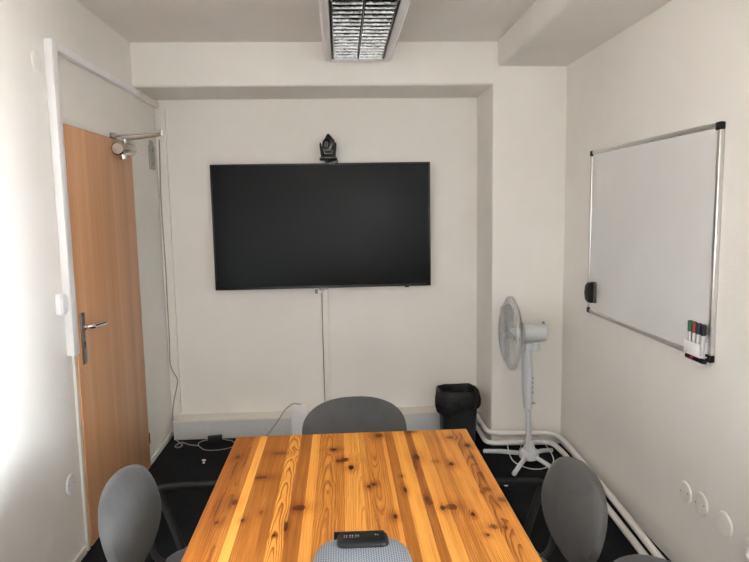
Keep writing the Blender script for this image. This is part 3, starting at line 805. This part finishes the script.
# ------------------------------------------------------------------ chairs
def sp_(a, e): return math.copysign(abs(a)**e, a)
def cushion(h, b, n_, k, t, sag=0., rings=9, seg=56, taper_front=0.):
    """a padded slab in local x (half h), z (half b); thickness along y from 0 (front) to -t"""
    bm = bm_new(); layers = []
    seq = [(i/rings, 0) for i in range(1, rings+1)]+[(1, .5)]+[(i/rings, 1) for i in range(rings, 0, -1)]
    c0 = None
    def yoff(u, side):
        rnd = (1-u**5)
        if side == 0: return .012*rnd-.010*(1-rnd)
        if side == .5: return -t/2
        return -t-.004*rnd+.008*(1-rnd)
    def pt(u, a, side):
        v = sp_(math.sin(a), 2/n_)*u; x = sp_(math.cos(a), 2/n_)*h*(1+k*v)*u
        uu = u if side != .5 else 1.0
        g = 1.012 if side == .5 else 1.
        return Vector((x*g, yoff(uu, side)+sag*(x/h)**2, b*v*g))
    front_c = bm.verts.new((0, .012, 0)); back_c = bm.verts.new((0, -t-.004, 0))
    R_ = [[bm.verts.new(pt(u, 2*PI*q/seg, s)) for q in range(seg)] for u, s in seq]
    for q in range(seg):
        bm.faces.new((front_c, R_[0][q], R_[0][(q+1) % seg])); bm.faces.new((back_c, R_[-1][(q+1) % seg], R_[-1][q]))
    for A, B in zip(R_, R_[1:]):
        for q in range(seg): bm.faces.new((A[q], B[q], B[(q+1) % seg], A[(q+1) % seg]))
    return bm

def make_chair(label):
    t = thing('meeting_chair', label, 'chair', group='grey upholstered meeting chairs')
    # backrest: fitted to the photograph, leaning back
    BM = Matrix.Translation((0, -.24, .668)) @ Matrix.Rotation(R(17), 4, 'X')
    bm = cushion(.2215, .134, 2.34, -.05, .044, .012); bmesh.ops.transform(bm, matrix=BM, verts=bm.verts)
    finish('backrest', bm, FABRIC, t, 60)
    bm = cushion(.178, .100, 2.4, -.05, .010, .012); bmesh.ops.transform(bm, matrix=BM @ Matrix.Translation((0, -.046, -.012)), verts=bm.verts)
    finish('back_shell', bm, BLACK_PL, t, 60)
    SM = Matrix.Translation((0, .0, .445)) @ Matrix.Rotation(R(92), 4, 'X')
    bm = cushion(.232, .215, 3.2, .03, .045, .0); bmesh.ops.transform(bm, matrix=SM, verts=bm.verts)
    finish('seat', bm, FABRIC, t, 60)
    bm = cushion(.222, .205, 3.2, .03, .012, .0); bmesh.ops.transform(bm, matrix=Matrix.Translation((0, 0, -.045)) @ SM, verts=bm.verts)
    finish('seat_shell', bm, BLACK_PL, t, 60)
    for s in (-1, 1):
        bm = bm_new()
        add_tube(bm, fillet([(s*.12, -.19, .42), (s*.12, -.225, .45), (s*.115, -.245, .55), (s*.11, -.283, .66)], .03), .012, 12, ry=.008); finish('back_bracket', bm, BLACK_MET, t)
        bm = bm_new()
        add_tube(bm, fillet([(s*.205, .10, .41), (s*.258, .125, .43), (s*.275, .155, .58), (s*.275, .150, .626), (s*.275, .06, .628), (s*.275, -.17, .628), (s*.273, -.250, .624), (s*.264, -.225, .57), (s*.215, -.165, .44), (s*.19, -.15, .41)], .035, 5), .012, 12, ry=.014)
        finish('armrest', bm, BLACK_ARM, t, 60)
        for fy_, fz in ((.20, 1), (-.21, -1)):
            bm = bm_new()
            add_tube(bm, fillet([(s*.16, fy_*.45, .40), (s*.215, fy_*.9, .40), (s*.235, fy_*1.12, .02), (s*.236, fy_*1.125, .012)], .03), .014, 12, ry=.009)
            lg2 = finish('leg', bm, BLACK_MET, t, 60)
            bm = bm_new(); cyl(bm, (s*.236, fy_*1.125, 0), (s*.235, fy_*1.12, .022), .016, 14, .003); finish('foot_cap', bm, BLACK_PL, lg2)
    return t
def copy_tree(o, parent=None):
    c = o.copy(); COL.objects.link(c)
    if parent: c.parent = parent
    for ch_ in list(o.children): copy_tree(ch_, c)
    return c
first = make_chair('x')
spots = [(.042, 2.561, 183.2, 'grey upholstered chair at the far end of the table below the television'),
         (-.653, 1.878, -88.0, 'grey upholstered chair on the door side of the table'),
         (.686, 1.807, 88.5, 'grey upholstered chair beside the table and heating pipes, near the fan'),
         (.703, 1.212, 110.0, 'grey chair on the whiteboard side, only its backrest top showing at the photo bottom')]
for k, (bx, by, deg, lb) in enumerate(spots):
    c = first if k == 0 else copy_tree(first)
    a = R(deg); ly = -.24
    c.location = (bx+ly*math.sin(a), by-ly*math.cos(a), 0); c.rotation_euler = (0, 0, a); c['label'] = lb

# ------------------------------------------------------------------ light: overcast sky through the window
wd = bpy.data.worlds.new('World'); scene.world = wd; wd.use_nodes = True
nt = wd.node_tree; bg = nt.nodes['Background']
tc = nt.nodes.new('ShaderNodeTexCoord'); sx = nt.nodes.new('ShaderNodeSeparateXYZ'); nt.links.new(tc.outputs['Generated'], sx.inputs[0])
rp = nt.nodes.new('ShaderNodeValToRGB'); nt.links.new(sx.outputs[2], rp.inputs[0])
mp = nt.nodes.new('ShaderNodeMapRange'); nt.links.new(sx.outputs[2], mp.inputs[0])
mp.inputs[1].default_value = -1; mp.inputs[2].default_value = 1
nt.links.new(mp.outputs[0], rp.inputs[0])
e = rp.color_ramp.elements
e[0].position = .42; e[0].color = (.36, .35, .33, 1)
e[1].position = .54; e[1].color = (.89, .955, 1.04, 1)
nt.links.new(rp.outputs[0], bg.inputs[0]); bg.inputs[1].default_value = 42.0
la = bpy.data.lights.new('window_portal', 'AREA'); la.shape = 'RECTANGLE'; la.size = WZ1-WZ0; la.size_y = WY1-WY0
la.cycles.is_portal = True
lo = bpy.data.objects.new('window_portal', la); COL.objects.link(lo)
lo.location = (XR+.28, (WY0+WY1)/2, (WZ0+WZ1)/2); lo.rotation_euler = (0, R(90), 0)

# ------------------------------------------------------------------ camera
f, pitch, yaw, roll = 622.45, .1167, .0534, -.0173
F = Vector((math.sin(yaw)*math.cos(pitch), math.cos(yaw)*math.cos(pitch), -math.sin(pitch)))
r0 = Vector((math.cos(yaw), -math.sin(yaw), 0)); u0 = r0.cross(F)
rt = r0*math.cos(roll)+u0*math.sin(roll); up = -r0*math.sin(roll)+u0*math.cos(roll)
cam = bpy.data.cameras.new('camera'); cam.sensor_fit = 'HORIZONTAL'; cam.sensor_width = 36; cam.lens = f*36/749; cam.clip_start = .02
co = bpy.data.objects.new('camera', cam); COL.objects.link(co)
co.matrix_world = Matrix(((rt.x, up.x, -F.x, 0), (rt.y, up.y, -F.y, 0), (rt.z, up.z, -F.z, 1.6), (0, 0, 0, 1)))
scene.camera = co

vs = scene.view_settings
scene.display_settings.display_device = 'sRGB'
vs.view_transform = 'Standard'; vs.look = 'None'; vs.gamma = 1.0; vs.use_curve_mapping = False
vs.exposure = 1.7
scene.cycles.max_bounces = 16; scene.cycles.diffuse_bounces = 10; scene.cycles.glossy_bounces = 6
scene.cycles.transparent_max_bounces = 12
scene.cycles.sample_clamp_indirect = 8.0
scene.cycles.use_denoising = True
